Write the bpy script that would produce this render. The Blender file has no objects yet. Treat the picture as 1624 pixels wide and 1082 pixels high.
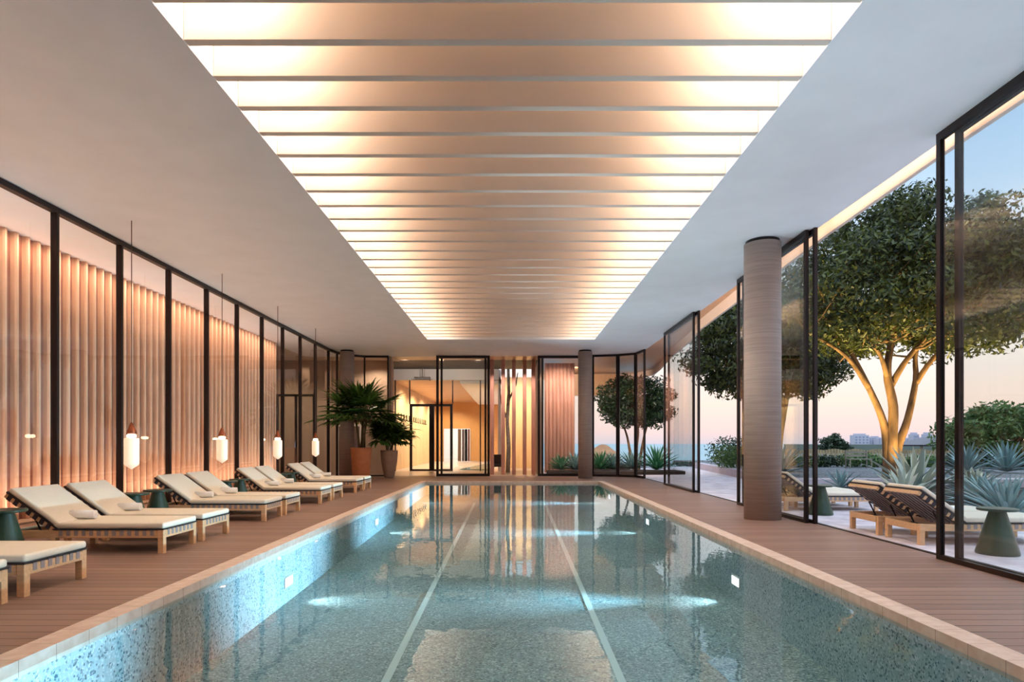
import bpy, bmesh, math, random
from mathutils import Vector, Matrix
R = math.radians
sc = bpy.context.scene
random.seed(7)

# ---------------------------------------------------------------- camera, world, light, exposure
EYE, H = 1.45, 5.336                       # eye height, ceiling height
cam = bpy.data.cameras.new('camera')
cam.sensor_width = 36.0
cam.lens = 36.0 * 1000.0 / 1624.0
cam.shift_x = -0.0002
cam.shift_y = (703.5 - 541.0) / 1624.0
cam.clip_end = 20000
co = bpy.data.objects.new('camera', cam)
co.location = (0, 0, EYE)
co.rotation_euler = (R(90), 0, 0)
sc.collection.objects.link(co)
sc.camera = co

sc.view_settings.view_transform = 'Standard'
sc.view_settings.look = 'None'
sc.view_settings.exposure = 0.80
sc.view_settings.gamma = 1.0
sc.view_settings.use_curve_mapping = False
sc.cycles.transparent_max_bounces = 28
sc.cycles.max_bounces = 9
sc.cycles.diffuse_bounces = 5
sc.cycles.caustics_reflective = False
sc.cycles.caustics_refractive = False
sc.cycles.sample_clamp_indirect = 6.0

def srgb(r, g, b):
    f = lambda c: (c / 255 / 12.92) if c / 255 <= .04045 else ((c / 255 + .055) / 1.055) ** 2.4
    return (f(r), f(g), f(b), 1)

w = bpy.data.worlds.new('dusk_sky')
sc.world = w
w.use_nodes = True
nt = w.node_tree
bg = nt.nodes['Background']
tc = nt.nodes.new('ShaderNodeTexCoord')
sp = nt.nodes.new('ShaderNodeSeparateXYZ')
cr = nt.nodes.new('ShaderNodeValToRGB')
nt.links.new(tc.outputs['Generated'], sp.inputs[0])
nt.links.new(sp.outputs['Z'], cr.inputs[0])
nt.links.new(cr.outputs[0], bg.inputs[0])
for e in list(cr.color_ramp.elements)[1:]:
    cr.color_ramp.elements.remove(e)
SKY = [(0.0, (214, 204, 214)), (.018, (240, 212, 208)), (.06, (250, 226, 212)), (.12, (246, 236, 230)),
       (.20, (226, 234, 242)), (.32, (188, 214, 242)), (.41, (164, 200, 238))]     # hues of the low dusk sky
STR = 3.0
K = 1.22 / (STR * 1.741)
els = cr.color_ramp.elements
for i, (p, c) in enumerate(SKY):
    e = els[0] if i == 0 else els.new(p)
    e.position = p
    v = srgb(*c)
    e.color = (v[0] * K, v[1] * K, v[2] * K, 1)
e = els.new(.62); e.color = (.26, .33, .42, 1)      # brighter high sky overhead
e = els.new(1.0); e.color = (.32, .38, .46, 1)
bg.inputs[1].default_value = STR

def area(name, loc, rot, sx, sy, power, col, spread=180):
    l = bpy.data.lights.new(name, 'AREA')
    l.shape = 'RECTANGLE'
    l.size, l.size_y = sx, sy
    l.energy = power
    l.color = col
    l.spread = R(spread)
    o = bpy.data.objects.new(name, l)
    o.location = loc
    o.rotation_euler = rot
    sc.collection.objects.link(o)
    return o

def spot(name, loc, target, power, col, angle=90, blend=.6, r=.05):
    l = bpy.data.lights.new(name, 'SPOT')
    l.energy = power
    l.color = col
    l.spot_size = R(angle)
    l.spot_blend = blend
    l.shadow_soft_size = r
    o = bpy.data.objects.new(name, l)
    o.location = loc
    d = Vector(target) - Vector(loc)
    o.rotation_euler = d.to_track_quat('-Z', 'Y').to_euler()
    sc.collection.objects.link(o)
    return o

WARM = (1.0, .70, .42)
XL, XR, YE = -3.17, 3.08, 23.55            # ceiling slot
area('cove_light_west', (XL + .55, 13.4, H + .86), (0, R(18), 0), .16, 20.0, 430, (1, .86, .70))
area('cove_light_east', (XR - .55, 13.4, H + .86), (0, R(-18), 0), .16, 20.0, 400, (1, .86, .70))
area('wall_wash_top', (-8.80, 12.9, H - .03), (0, R(24), 0), .06, 22.5, 135, (1, .76, .56), 140)
area('wall_wash_foot', (-8.9, 12.9, .06), (R(180), R(3), 0), .08, 22.5, 185, (1, .78, .62), 140)
area('soffit_wash', (5.58, 13, H + .12), (0, R(-115), 0), .06, 28, 45, (1, .76, .56))
for hx in (-5.0, -3.3, -1.6):
    spot('header_fill', (hx, 29.3, 5.28), (hx, 33.0, 4.9), 60, (1, .88, .76), 80)  # added fill spots, brighten the header
for fx in (-.6, .6):
    spot('fin_fill', (fx, 28.15, 5.25), (fx, 29.7, 1.5), 150, (1, .84, .72), 90)  # added fill spots, light the fins from the front
for ly in (35.5, 39.5, 43.5, 48):
    spot('lounge_downlight', (-4.4, ly, 4.72), (-5.2, ly + .4, 0), 560, (1, .82, .60), 150, .5, .06)
for gx in (-.2, .7):
    spot('gallery_light', (gx, 33.4, 5.2), (gx, 37, 1.8), 330, (1, .80, .56), 95)
for gx, gy, tx, ty, pw in ((2.3, 29.3, 2.3, 31.4, 420), (4.4, 29.6, 4.4, 32, 260), (6.3, 31.0, 6.6, 33.5, 260), (3.2, 34.5, 4.4, 37.4, 260)):
    spot('canopy_fill', (gx, gy, 5.5), (tx, ty, 1.2 if ty < 37 else 4.8), pw, (1, .84, .70), 120)  # added fill under the canopy, brightens screen and planting
for cx, cy in ((-9.9, 25.8), (-10.5, 27.5), (-6.3, 28.6)):
    spot('corridor_downlight', (cx, cy, 5.25), (cx, cy + .3, 0), 120, (1, .80, .60), 140, .6, .05)

_t = ['first', 'second', 'third', 'fourth', 'fifth', 'sixth', 'seventh', 'eighth', 'ninth']
ORD = _t + ['tenth', 'eleventh', 'twelfth', 'thirteenth', 'fourteenth', 'fifteenth', 'sixteenth', 'seventeenth', 'eighteenth', 'nineteenth']
for _a, _b in (('twentieth', 'twenty-'), ('thirtieth', 'thirty-')):
    ORD += [_a] + [_b + x for x in _t]
# ---------------------------------------------------------------- materials
def new_mat(name):
    m = bpy.data.materials.new(name)
    m.use_nodes = True
    return m, m.node_tree, m.node_tree.nodes['Principled BSDF']

def mat(name, col, rough=.6, metal=0.0, var=0.0, scale=8.0, bump=0.0, bscale=60.0, stretch=(1, 1, 1), spec=.5, coord='Object', emit=None, es=0.0, trans=0.0):
    m, t, b = new_mat(name)
    c = srgb(*col)
    b.inputs['Base Color'].default_value = c
    b.inputs['Roughness'].default_value = rough
    b.inputs['Metallic'].default_value = metal
    b.inputs['Specular IOR Level'].default_value = spec
    if var or bump:
        tc = t.nodes.new('ShaderNodeTexCoord')
        mp = t.nodes.new('ShaderNodeMapping')
        mp.inputs['Scale'].default_value = stretch
        t.links.new(tc.outputs[coord], mp.inputs[0])
    if var:
        n = t.nodes.new('ShaderNodeTexNoise')
        n.inputs['Scale'].default_value = scale
        n.inputs['Detail'].default_value = 5
        t.links.new(mp.outputs[0], n.inputs['Vector'])
        r = t.nodes.new('ShaderNodeValToRGB')
        r.color_ramp.elements[0].position = .3
        r.color_ramp.elements[1].position = .7
        r.color_ramp.elements[0].color = (c[0] * (1 - var), c[1] * (1 - var), c[2] * (1 - var), 1)
        r.color_ramp.elements[1].color = (min(1, c[0] * (1 + var)), min(1, c[1] * (1 + var)), min(1, c[2] * (1 + var)), 1)
        t.links.new(n.outputs['Fac'], r.inputs[0])
        t.links.new(r.outputs[0], b.inputs['Base Color'])
    if bump:
        n2 = t.nodes.new('ShaderNodeTexNoise')
        n2.inputs['Scale'].default_value = bscale
        n2.inputs['Detail'].default_value = 3
        t.links.new(mp.outputs[0], n2.inputs['Vector'])
        bp = t.nodes.new('ShaderNodeBump')
        bp.inputs['Strength'].default_value = bump
        bp.inputs['Distance'].default_value = .01
        t.links.new(n2.outputs['Fac'], bp.inputs['Height'])
        t.links.new(bp.outputs[0], b.inputs['Normal'])
    if emit:
        b.inputs['Emission Color'].default_value = srgb(*emit)
        b.inputs['Emission Strength'].default_value = es
    return m

def plank_mat(name, ca, cb, groove, width=.167, axis='Y', rough=.5, seam=.045, ribs=0):
    """boards running across `axis`, each with its own tone, dark seams between."""
    m, t, b = new_mat(name)
    N, L = t.nodes.new, t.links.new
    tc = N('ShaderNodeTexCoord'); sx = N('ShaderNodeSeparateXYZ'); L(tc.outputs['Object'], sx.inputs[0])
    def mth(op, a, bb=None):
        n = N('ShaderNodeMath'); n.operation = op
        for i, v in enumerate((a, bb)):
            if v is None: continue
            if isinstance(v, (int, float)): n.inputs[i].default_value = v
            else: L(v, n.inputs[i])
        return n.outputs[0]
    d = mth('DIVIDE', sx.outputs[axis], width)
    fl = mth('FLOOR', d); fr = mth('FRACT', d)
    wn = N('ShaderNodeTexWhiteNoise'); wn.noise_dimensions = '1D'; L(fl, wn.inputs['W'])
    mp = N('ShaderNodeMapping'); L(tc.outputs['Object'], mp.inputs[0])
    mp.inputs['Scale'].default_value = (1.2, 40, 1.2) if axis == 'Y' else (40, 1.2, 1.2)
    ns = N('ShaderNodeTexNoise'); ns.inputs['Scale'].default_value = 1.5; ns.inputs['Detail'].default_value = 4; L(mp.outputs[0], ns.inputs['Vector'])
    f = mth('ADD', mth('MULTIPLY', wn.outputs['Value'], .45), mth('MULTIPLY', ns.outputs['Fac'], .6))
    r = N('ShaderNodeValToRGB')
    r.color_ramp.elements[0].color = srgb(*ca); r.color_ramp.elements[1].color = srgb(*cb)
    L(f, r.inputs[0])
    s = mth('LESS_THAN', fr, seam)
    mx = N('ShaderNodeMix'); mx.data_type = 'RGBA'
    L(s, mx.inputs['Factor']); L(r.outputs[0], mx.inputs['A']); mx.inputs['B'].default_value = srgb(*groove)
    L(mx.outputs['Result'], b.inputs['Base Color'])
    b.inputs['Roughness'].default_value = rough
    hgt = mth('SUBTRACT', 1.0, s)
    if ribs:
        rb = mth('SINE', mth('MULTIPLY', fr, 6.283 * ribs))
        hgt = mth('ADD', hgt, mth('MULTIPLY', rb, .35))
    bp = N('ShaderNodeBump'); bp.inputs['Strength'].default_value = .5; bp.inputs['Distance'].default_value = .004
    L(hgt, bp.inputs['Height']); L(bp.outputs[0], b.inputs['Normal'])
    return m

def tile_mat(name, ca, cb, cell, joint, jc, rough=.6, noise=3.0):
    """square-ish slabs with thin joints; cell=(x,y)."""
    m, t, b = new_mat(name)
    N, L = t.nodes.new, t.links.new
    tc = N('ShaderNodeTexCoord'); sx = N('ShaderNodeSeparateXYZ'); L(tc.outputs['Object'], sx.inputs[0])
    def mth(op, a, bb=None):
        n = N('ShaderNodeMath'); n.operation = op
        for i, v in enumerate((a, bb)):
            if v is None: continue
            if isinstance(v, (int, float)): n.inputs[i].default_value = v
            else: L(v, n.inputs[i])
        return n.outputs[0]
    fx = mth('LESS_THAN', mth('FRACT', mth('DIVIDE', sx.outputs['X'], cell[0])), joint / cell[0])
    fy = mth('LESS_THAN', mth('FRACT', mth('DIVIDE', sx.outputs['Y'], cell[1])), joint / cell[1])
    j = mth('MAXIMUM', fx, fy)
    ns = N('ShaderNodeTexNoise'); ns.inputs['Scale'].default_value = noise; ns.inputs['Detail'].default_value = 8; L(tc.outputs['Object'], ns.inputs['Vector'])
    r = N('ShaderNodeValToRGB'); r.color_ramp.elements[0].position = .3; r.color_ramp.elements[1].position = .7
    r.color_ramp.elements[0].color = srgb(*ca); r.color_ramp.elements[1].color = srgb(*cb); L(ns.outputs['Fac'], r.inputs[0])
    mx = N('ShaderNodeMix'); mx.data_type = 'RGBA'; L(j, mx.inputs['Factor']); L(r.outputs[0], mx.inputs['A']); mx.inputs['B'].default_value = srgb(*jc)
    L(mx.outputs['Result'], b.inputs['Base Color'])
    b.inputs['Roughness'].default_value = rough
    return m

def speckle_mat(name, base, dark, light, scale, rough=.5, wander=.18, wscale=.7, few=.3):
    m, t, b = new_mat(name)
    N, L = t.nodes.new, t.links.new
    tc = N('ShaderNodeTexCoord')
    v = N('ShaderNodeTexVoronoi'); v.inputs['Scale'].default_value = scale; L(tc.outputs['Object'], v.inputs['Vector'])
    sx = N('ShaderNodeSeparateColor'); L(v.outputs['Color'], sx.inputs[0])
    r = N('ShaderNodeValToRGB'); r.color_ramp.interpolation = 'LINEAR'
    e = r.color_ramp.elements
    e[0].position = .06; e[0].color = srgb(*dark)
    e[1].position = .95; e[1].color = srgb(*light)
    k = e.new(few); k.color = srgb(*base)
    k = e.new(.75); k.color = srgb(*base)
    L(sx.outputs[0], r.inputs[0])
    ns = N('ShaderNodeTexNoise'); ns.inputs['Scale'].default_value = wscale; ns.inputs['Detail'].default_value = 3; L(tc.outputs['Object'], ns.inputs['Vector'])
    h = N('ShaderNodeHueSaturation'); L(r.outputs[0], h.inputs['Color'])
    mr = N('ShaderNodeMapRange'); mr.inputs['From Min'].default_value = .3; mr.inputs['From Max'].default_value = .7
    mr.inputs['To Min'].default_value = 1 - wander; mr.inputs['To Max'].default_value = 1 + wander
    L(ns.outputs['Fac'], mr.inputs[0]); L(mr.outputs[0], h.inputs['Value'])
    L(h.outputs[0], b.inputs['Base Color'])
    b.inputs['Roughness'].default_value = rough
    return m

def glass_mat(name, tint, ior=1.5, rough=0.0):
    m = bpy.data.materials.new(name); m.use_nodes = True
    t = m.node_tree; t.nodes.clear(); N, L = t.nodes.new, t.links.new
    o = N('ShaderNodeOutputMaterial'); a = N('ShaderNodeBsdfTransparent'); g = N('ShaderNodeBsdfGlossy'); f = N('ShaderNodeFresnel'); mx = N('ShaderNodeMixShader')
    a.inputs[0].default_value = (*tint, 1); g.inputs['Roughness'].default_value = rough; f.inputs[0].default_value = ior
    ge = N('ShaderNodeNewGeometry'); fi = N('ShaderNodeMath'); fi.operation = 'MULTIPLY'
    inv = N('ShaderNodeMath'); inv.operation = 'SUBTRACT'; inv.inputs[0].default_value = 1.0
    L(ge.outputs['Backfacing'], inv.inputs[1]); L(f.outputs[0], fi.inputs[0]); L(inv.outputs[0], fi.inputs[1])
    L(fi.outputs[0], mx.inputs[0]); L(a.outputs[0], mx.inputs[1]); L(g.outputs[0], mx.inputs[2]); L(mx.outputs[0], o.inputs[0])
    return m

def water_mat():
    m = bpy.data.materials.new('pool_water'); m.use_nodes = True
    t = m.node_tree; t.nodes.clear(); N, L = t.nodes.new, t.links.new
    o = N('ShaderNodeOutputMaterial'); a = N('ShaderNodeBsdfTransparent'); g = N('ShaderNodeBsdfGlossy'); f = N('ShaderNodeFresnel'); mx = N('ShaderNodeMixShader')
    a.inputs[0].default_value = (.78, .92, .98, 1); g.inputs['Roughness'].default_value = .015
    g.inputs['Color'].default_value = (.92, .97, 1, 1)
    f.inputs[0].default_value = 1.33
    tc = N('ShaderNodeTexCoord'); mp = N('ShaderNodeMapping'); mp.inputs['Scale'].default_value = (1.0, .55, 1)
    L(tc.outputs['Object'], mp.inputs[0])
    n = N('ShaderNodeTexNoise'); n.inputs['Scale'].default_value = 5.0; n.inputs['Detail'].default_value = 2; L(mp.outputs[0], n.inputs['Vector'])
    b = N('ShaderNodeBump'); b.inputs['Strength'].default_value = .032; b.inputs['Distance'].default_value = .05
    L(n.outputs['Fac'], b.inputs['Height']); L(b.outputs[0], g.inputs['Normal']); L(b.outputs[0], f.inputs['Normal'])
    L(f.outputs[0], mx.inputs[0]); L(a.outputs[0], mx.inputs[1]); L(g.outputs[0], mx.inputs[2]); L(mx.outputs[0], o.inputs[0])
    return m

def leaf_mat(name, ca, cb, rough=.5, tr=.25):
    m, t, b = new_mat(name)
    N, L = t.nodes.new, t.links.new
    ge = N('ShaderNodeNewGeometry')
    r = N('ShaderNodeValToRGB'); r.color_ramp.elements[0].color = srgb(*ca); r.color_ramp.elements[1].color = srgb(*cb)
    L(ge.outputs['Random Per Island'], r.inputs[0]); L(r.outputs[0], b.inputs['Base Color'])
    b.inputs['Roughness'].default_value = rough
    tr_ = N('ShaderNodeBsdfTranslucent'); L(r.outputs[0], tr_.inputs[0])
    mx = N('ShaderNodeMixShader'); mx.inputs[0].default_value = tr
    o = t.nodes['Material Output']
    L(b.outputs[0], mx.inputs[1]); L(tr_.outputs[0], mx.inputs[2]); L(mx.outputs[0], o.inputs[0])
    return m

def emis(name, col, s):
    m = bpy.data.materials.new(name); m.use_nodes = True
    t = m.node_tree; t.nodes.clear()
    o = t.nodes.new('ShaderNodeOutputMaterial'); e = t.nodes.new('ShaderNodeEmission')
    e.inputs[0].default_value = srgb(*col); e.inputs[1].default_value = s
    t.links.new(e.outputs[0], o.inputs[0])
    return m

M = dict(
    plaster=mat('ceiling_plaster', (236, 234, 236), .55, var=.03, scale=1.5),
    cove=mat('cove_paint', (232, 222, 208), .7),
    baffle=mat('baffle_paint', (226, 208, 194), .6),
    deck=plank_mat('deck_boards', (120, 92, 80), (168, 136, 120), (58, 38, 34), .167, 'Y', .42, .075, 5),
    coping=tile_mat('coping_stone', (205, 178, 160), (224, 204, 190), (9.7, .35), .005, (150, 122, 104), .45, 9),
    black=mat('bronze_black_metal', (44, 33, 31), .38, .5),
    glass=glass_mat('window_glass', (.97, .98, .975), 1.52),
    water=water_mat(),
    poolfloor=speckle_mat('pool_floor_terrazzo', (134, 156, 157), (66, 86, 94), (192, 206, 203), 52),
    poolwall=speckle_mat('pool_wall_mosaic', (184, 200, 204), (84, 112, 126), (226, 232, 234), 58, wander=.10, wscale=1.2, few=.2),
    lane=mat('lane_tile', (205, 222, 220), .5),
    poollight=emis('pool_light_lens', (235, 250, 255), 3.2),
    concrete=mat('board_marked_concrete', (170, 152, 142), .6, var=.13, scale=3, bump=.5, bscale=6, stretch=(.4, .4, 14)),
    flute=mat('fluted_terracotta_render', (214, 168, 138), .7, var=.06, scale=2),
    fluteshade=mat('painted_shade_between_flutes', (150, 90, 70), .75, var=.15, scale=2),  # shade between the ribs put into a darker, redder colour
    cream=mat('cream_wall_paint', (206, 186, 166), .7, var=.03, scale=1),
    beige=mat('beige_wall_paint', (176, 150, 130), .7, var=.04, scale=1),
    mauve=mat('mauve_wall_paint', (160, 140, 138), .7),
    brown=mat('dark_bronze_soffit', (42, 29, 24), .6),
    tan=mat('tan_timber_soffit', (196, 150, 112), .35, var=.08, scale=3, stretch=(8, 1, 1)),
    lip=mat('soffit_edge_render', (222, 198, 182), .5),
    wood=mat('warm_timber', (196, 142, 84), .45, var=.14, scale=4, stretch=(1, 1, 6)),
    wood2=plank_mat('timber_ceiling_boards', (188, 142, 104), (214, 172, 132), (120, 84, 60), .22, 'Y', .5, .06),
    fin=mat('rosewood_fin', (196, 138, 120), .5, var=.12, scale=3, stretch=(4, 4, .6)),
    teak=mat('teak_frame', (218, 176, 134), .45, var=.12, scale=6, stretch=(1, 6, 6)),
    strap=mat('grey_woven_strap', (150, 140, 140), .8, var=.15, scale=90),
    strapdark=mat('charcoal_woven_strap', (58, 50, 54), .8, var=.15, scale=90),
    cushion=mat('cream_cushion_fabric', (234, 222, 202), .85, var=.03, scale=40, bump=.15, bscale=200),
    piping=mat('black_cushion_piping', (38, 32, 36), .6),
    towel=mat('white_terry_towel', (246, 244, 242), .95, var=.04, scale=120, bump=.4, bscale=300),
    green=mat('green_glazed_ceramic', (46, 66, 50), .32, var=.22, scale=7),
    copper=mat('copper_cap', (170, 96, 66), .35, .8),
    shade=mat('frosted_lamp_glass', (250, 226, 196), .4, emit=(255, 222, 188), es=.40),
    bulb=emis('bulb_glow', (255, 226, 180), 14),
    cord=mat('brown_cord', (92, 62, 50), .6),
    terracotta=mat('terracotta_clay', (196, 124, 84), .75, var=.1, scale=6),
    clay=mat('pale_clay', (168, 138, 120), .8, var=.1, scale=8),
    soil=mat('dark_soil', (58, 46, 38), .95, var=.3, scale=20),
    palm=leaf_mat('palm_leaf', (40, 78, 30), (104, 142, 62), .4, .15),
    palmstem=mat('palm_stem', (96, 84, 52), .7, var=.2, scale=12),
    terrace=tile_mat('terrace_stone_painted_dapple', (192, 178, 188), (244, 236, 242), (1.2, .9), .008, (158, 144, 150), .5, 2.2),  # pale mottling in the colour stands in for dappled light
    gravel=speckle_mat('grey_gravel', (112, 116, 120), (66, 70, 76), (160, 162, 164), 14, .9),
    kerb=mat('pale_kerb_stone', (188, 178, 186), .7, var=.08, scale=4),
    bark=mat('tan_tree_bark', (112, 84, 54), .85, var=.55, scale=5, bump=.8, bscale=14, stretch=(1, 1, .35)),
    leaf=leaf_mat('olive_tree_leaf', (24, 38, 28), (92, 100, 38), .5, .25),
    leafdark=leaf_mat('dark_tree_leaf', (22, 42, 28), (52, 78, 44), .5, .2),
    leafgreen=leaf_mat('hedge_leaf', (50, 84, 46), (116, 146, 80), .6, .25),
    agave=leaf_mat('blue_agave_leaf', (92, 130, 136), (160, 190, 188), .45, .05),
    agavepale=leaf_mat('pale_edged_agave_leaf', (84, 110, 110), (222, 224, 200), .45, .05),
    fern=leaf_mat('strap_leaf_green', (36, 92, 62), (84, 150, 110), .45, .2),
    fence=plank_mat('weathered_fence_pale', (150, 130, 104), (196, 176, 140), (70, 58, 46), .32, 'X', .8, .1),
    bench=mat('grey_bench_timber', (150, 146, 132), .8, var=.1, scale=8),
    boulder=mat('sand_boulder', (178, 156, 138), .9, var=.15, scale=2, bump=1, bscale=4),
    sea=mat('sea_water', (152, 172, 174), .6, var=.06, scale=.02, spec=.3),
    land=mat('distant_land', (96, 104, 96), .95, var=.1, scale=.02),
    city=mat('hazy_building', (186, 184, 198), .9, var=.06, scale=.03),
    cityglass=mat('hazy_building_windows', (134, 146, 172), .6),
    roof=mat('grey_shingle_roof', (112, 108, 112), .9),
    white=mat('white_paint', (232, 224, 218), .6),
    teal=mat('teal_pool_tile', (84, 138, 140), .15),
    ember=mat('birch_bark', (176, 170, 164), .85, var=.35, scale=9),
)

# ---------------------------------------------------------------- geometry helpers
col = sc.collection
def link(name, bm, m, parent=None, smooth=False, loc=None):
    me = bpy.data.meshes.new(name)
    bm.normal_update()
    bm.to_mesh(me); bm.free()
    for mm in (m if isinstance(m, (list, tuple)) else [m]):
        me.materials.append(mm)
    if smooth:
        for p in me.polygons: p.use_smooth = True
    o = bpy.data.objects.new(name, me)
    col.objects.link(o)
    if parent: o.parent = parent
    if loc: o.location = loc
    return o

def tag(o, label=None, cat=None, group=None, kind=None):
    if label: o['label'] = label
    if cat: o['category'] = cat
    if group: o['group'] = group
    if kind: o['kind'] = kind
    return o

def struct(name, bm, m, parent=None, smooth=False):
    o = link(name, bm, m, parent, smooth)
    o['kind'] = 'structure'
    return o

def empty(name, loc=(0, 0, 0), rz=0):
    o = bpy.data.objects.new(name, None)
    o.location = loc; o.rotation_euler.z = rz
    o.empty_display_size = .1
    col.objects.link(o)
    return o

def kids(o): return [c for c in bpy.data.objects if c.parent == o]
def copy_tree(o, parent=None):
    c = o.copy(); col.objects.link(c); c.parent = parent
    for ch in kids(o):
        copy_tree(ch, c)
    return c

def box(bm, x0, x1, y0, y1, z0, z1, mtx=None, mi=0, bevel=0):
    r = bmesh.ops.create_cube(bm, size=1)
    vs = r['verts']
    for v in vs:
        v.co = Vector(((x0 + x1) / 2 + v.co.x * (x1 - x0), (y0 + y1) / 2 + v.co.y * (y1 - y0), (z0 + z1) / 2 + v.co.z * (z1 - z0)))
    fs = {f for v in vs for f in v.link_faces}
    for f in fs: f.material_index = mi
    if bevel:
        es = list({e for v in vs for e in v.link_edges})
        g = bmesh.ops.bevel(bm, geom=es, offset=bevel, segments=3, profile=.5, affect='EDGES')
        vs = list(set(vs) | set(g['verts']))
        vs = [v for v in vs if v.is_valid]
    if mtx:
        for v in vs: v.co = mtx @ v.co
    return vs

def prism(bm, pts, z0, z1, mi=0):
    lo = [bm.verts.new((p[0], p[1], z0)) for p in pts]
    hi = [bm.verts.new((p[0], p[1], z1)) for p in pts]
    n = len(pts)
    f = [bm.faces.new(lo[::-1]), bm.faces.new(hi)]
    for i in range(n):
        f.append(bm.faces.new((lo[i], lo[(i + 1) % n], hi[(i + 1) % n], hi[i])))
    for x in f: x.material_index = mi

def bar(bm, a, b, w_, h_, mi=0):
    """box beam from a to b; w_ sideways, h_ upward"""
    a, b = Vector(a), Vector(b)
    d = b - a; L = d.length
    q = d.to_track_quat('X', 'Z').to_matrix().to_4x4()
    box(bm, 0, L, -w_ / 2, w_ / 2, -h_ / 2, h_ / 2, Matrix.Translation(a) @ q, mi)

def tube(bm, pts, rad, n=8, mi=0, cap=True):
    pts = [Vector(p) for p in pts]
    if isinstance(rad, (int, float)): rad = [rad] * len(pts)
    rings = []
    up = Vector((0.31, .2, .93)).normalized()
    for i, p in enumerate(pts):
        d = (pts[min(i + 1, len(pts) - 1)] - pts[max(i - 1, 0)])
        if d.length < 1e-6: d = Vector((0, 0, 1))
        d.normalize()
        a = d.cross(up)
        if a.length < .05: a = d.cross(Vector((1, 0, 0)))
        a.normalize(); b = d.cross(a)
        rings.append([bm.verts.new(p + (a * math.cos(t) + b * math.sin(t)) * rad[i]) for t in [2 * math.pi * k / n for k in range(n)]])
    for r0, r1 in zip(rings, rings[1:]):
        for k in range(n):
            f = bm.faces.new((r0[k], r0[(k + 1) % n], r1[(k + 1) % n], r1[k])); f.material_index = mi; f.smooth = True
    if cap:
        f = bm.faces.new(rings[0][::-1]); f.material_index = mi
        f = bm.faces.new(rings[-1]); f.material_index = mi

def lathe(bm, prof, n=32, c=(0, 0, 0), mi=0):
    rings = []
    for r, z in prof:
        rings.append([bm.verts.new((c[0] + r * math.cos(2 * math.pi * k / n), c[1] + r * math.sin(2 * math.pi * k / n), c[2] + z)) for k in range(n)])
    for r0, r1 in zip(rings, rings[1:]):
        for k in range(n):
            f = bm.faces.new((r0[k], r0[(k + 1) % n], r1[(k + 1) % n], r1[k])); f.material_index = mi; f.smooth = True
    bm.faces.new(rings[0][::-1]).material_index = mi
    bm.faces.new(rings[-1]).material_index = mi

def BM(): return bmesh.new()

# ---------------------------------------------------------------- setting: floors and pool
PW, CW = 3.29, 3.506                       # water half width, coping outer half width
PY0, PY1 = -2.4, 24.13                     # pool length
WZ = -.08
bm = BM()
box(bm, -9.3, -CW, -4, 28.3, -.25, 0)
box(bm, CW, 5.56, -4, 26.0, -.25, 0)
prism(bm, [(CW, 26.0), (5.56, 26.0), (5.40, 27.1), (4.66, 27.58), (3.54, 27.82), (3.54, 28.3), (CW, 28.3)], -.25, 0)
box(bm, -CW, CW, 24.35, 28.3, -.25, 0)
box(bm, -CW, CW, -4, -2.62, -.25, 0)
struct('floor', bm, M['deck'])

bm = BM()
box(bm, -CW, -PW, -2.62, 24.35, -.11, .004)
box(bm, PW, CW, -2.62, 24.35, -.11, .004)
box(bm, -PW, PW, PY1, 24.35, -.11, .004)
box(bm, -PW, PW, -2.62, PY0, -.11, .004)
struct('trim_1', bm, M['coping'])['label'] = 'pale stone coping around the pool'

def fz(y): return -.95 + (y - 6.0) * (.42 / 17.0)   # sloping pool floor
bm = BM()
v = [bm.verts.new(p) for p in ((-PW, PY0, fz(PY0)), (PW, PY0, fz(PY0)), (PW, PY1, fz(PY1)), (-PW, PY1, fz(PY1)))]
bm.faces.new(v)
pf = struct('floor_pool', bm, M['poolfloor'])
bm = BM()
for x0, x1 in ((-PW - .2, -PW), (PW, PW + .2)):
    box(bm, x0, x1, PY0 - .2, PY1 + .2, -1.5, -.11)
box(bm, -PW, PW, PY1, PY1 + .2, -1.5, -.11)
box(bm, -PW, PW, PY0 - .2, PY0, -1.5, -.11)
struct('wall_pool', bm, M['poolwall'])
for xc in (-1.27, 1.10):
    bm = BM()
    a0, a1 = 2.0, 21.4
    v = [bm.verts.new(p) for p in ((xc - .042, a0, fz(a0) + .006), (xc + .042, a0, fz(a0) + .006), (xc + .042, a1, fz(a1) + .006), (xc - .042, a1, fz(a1) + .006))]
    bm.faces.new(v)
    struct('lane_line', bm, M['lane'], pf)
bm = BM()
v = [bm.verts.new(p) for p in ((-PW, PY0, WZ), (PW, PY0, WZ), (PW, PY1, WZ), (-PW, PY1, WZ))]
bm.faces.new(v)
tag(link('pool_water', bm, M['water']), 'clear blue-green water filling the indoor lap pool', 'water', kind='stuff')

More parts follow.
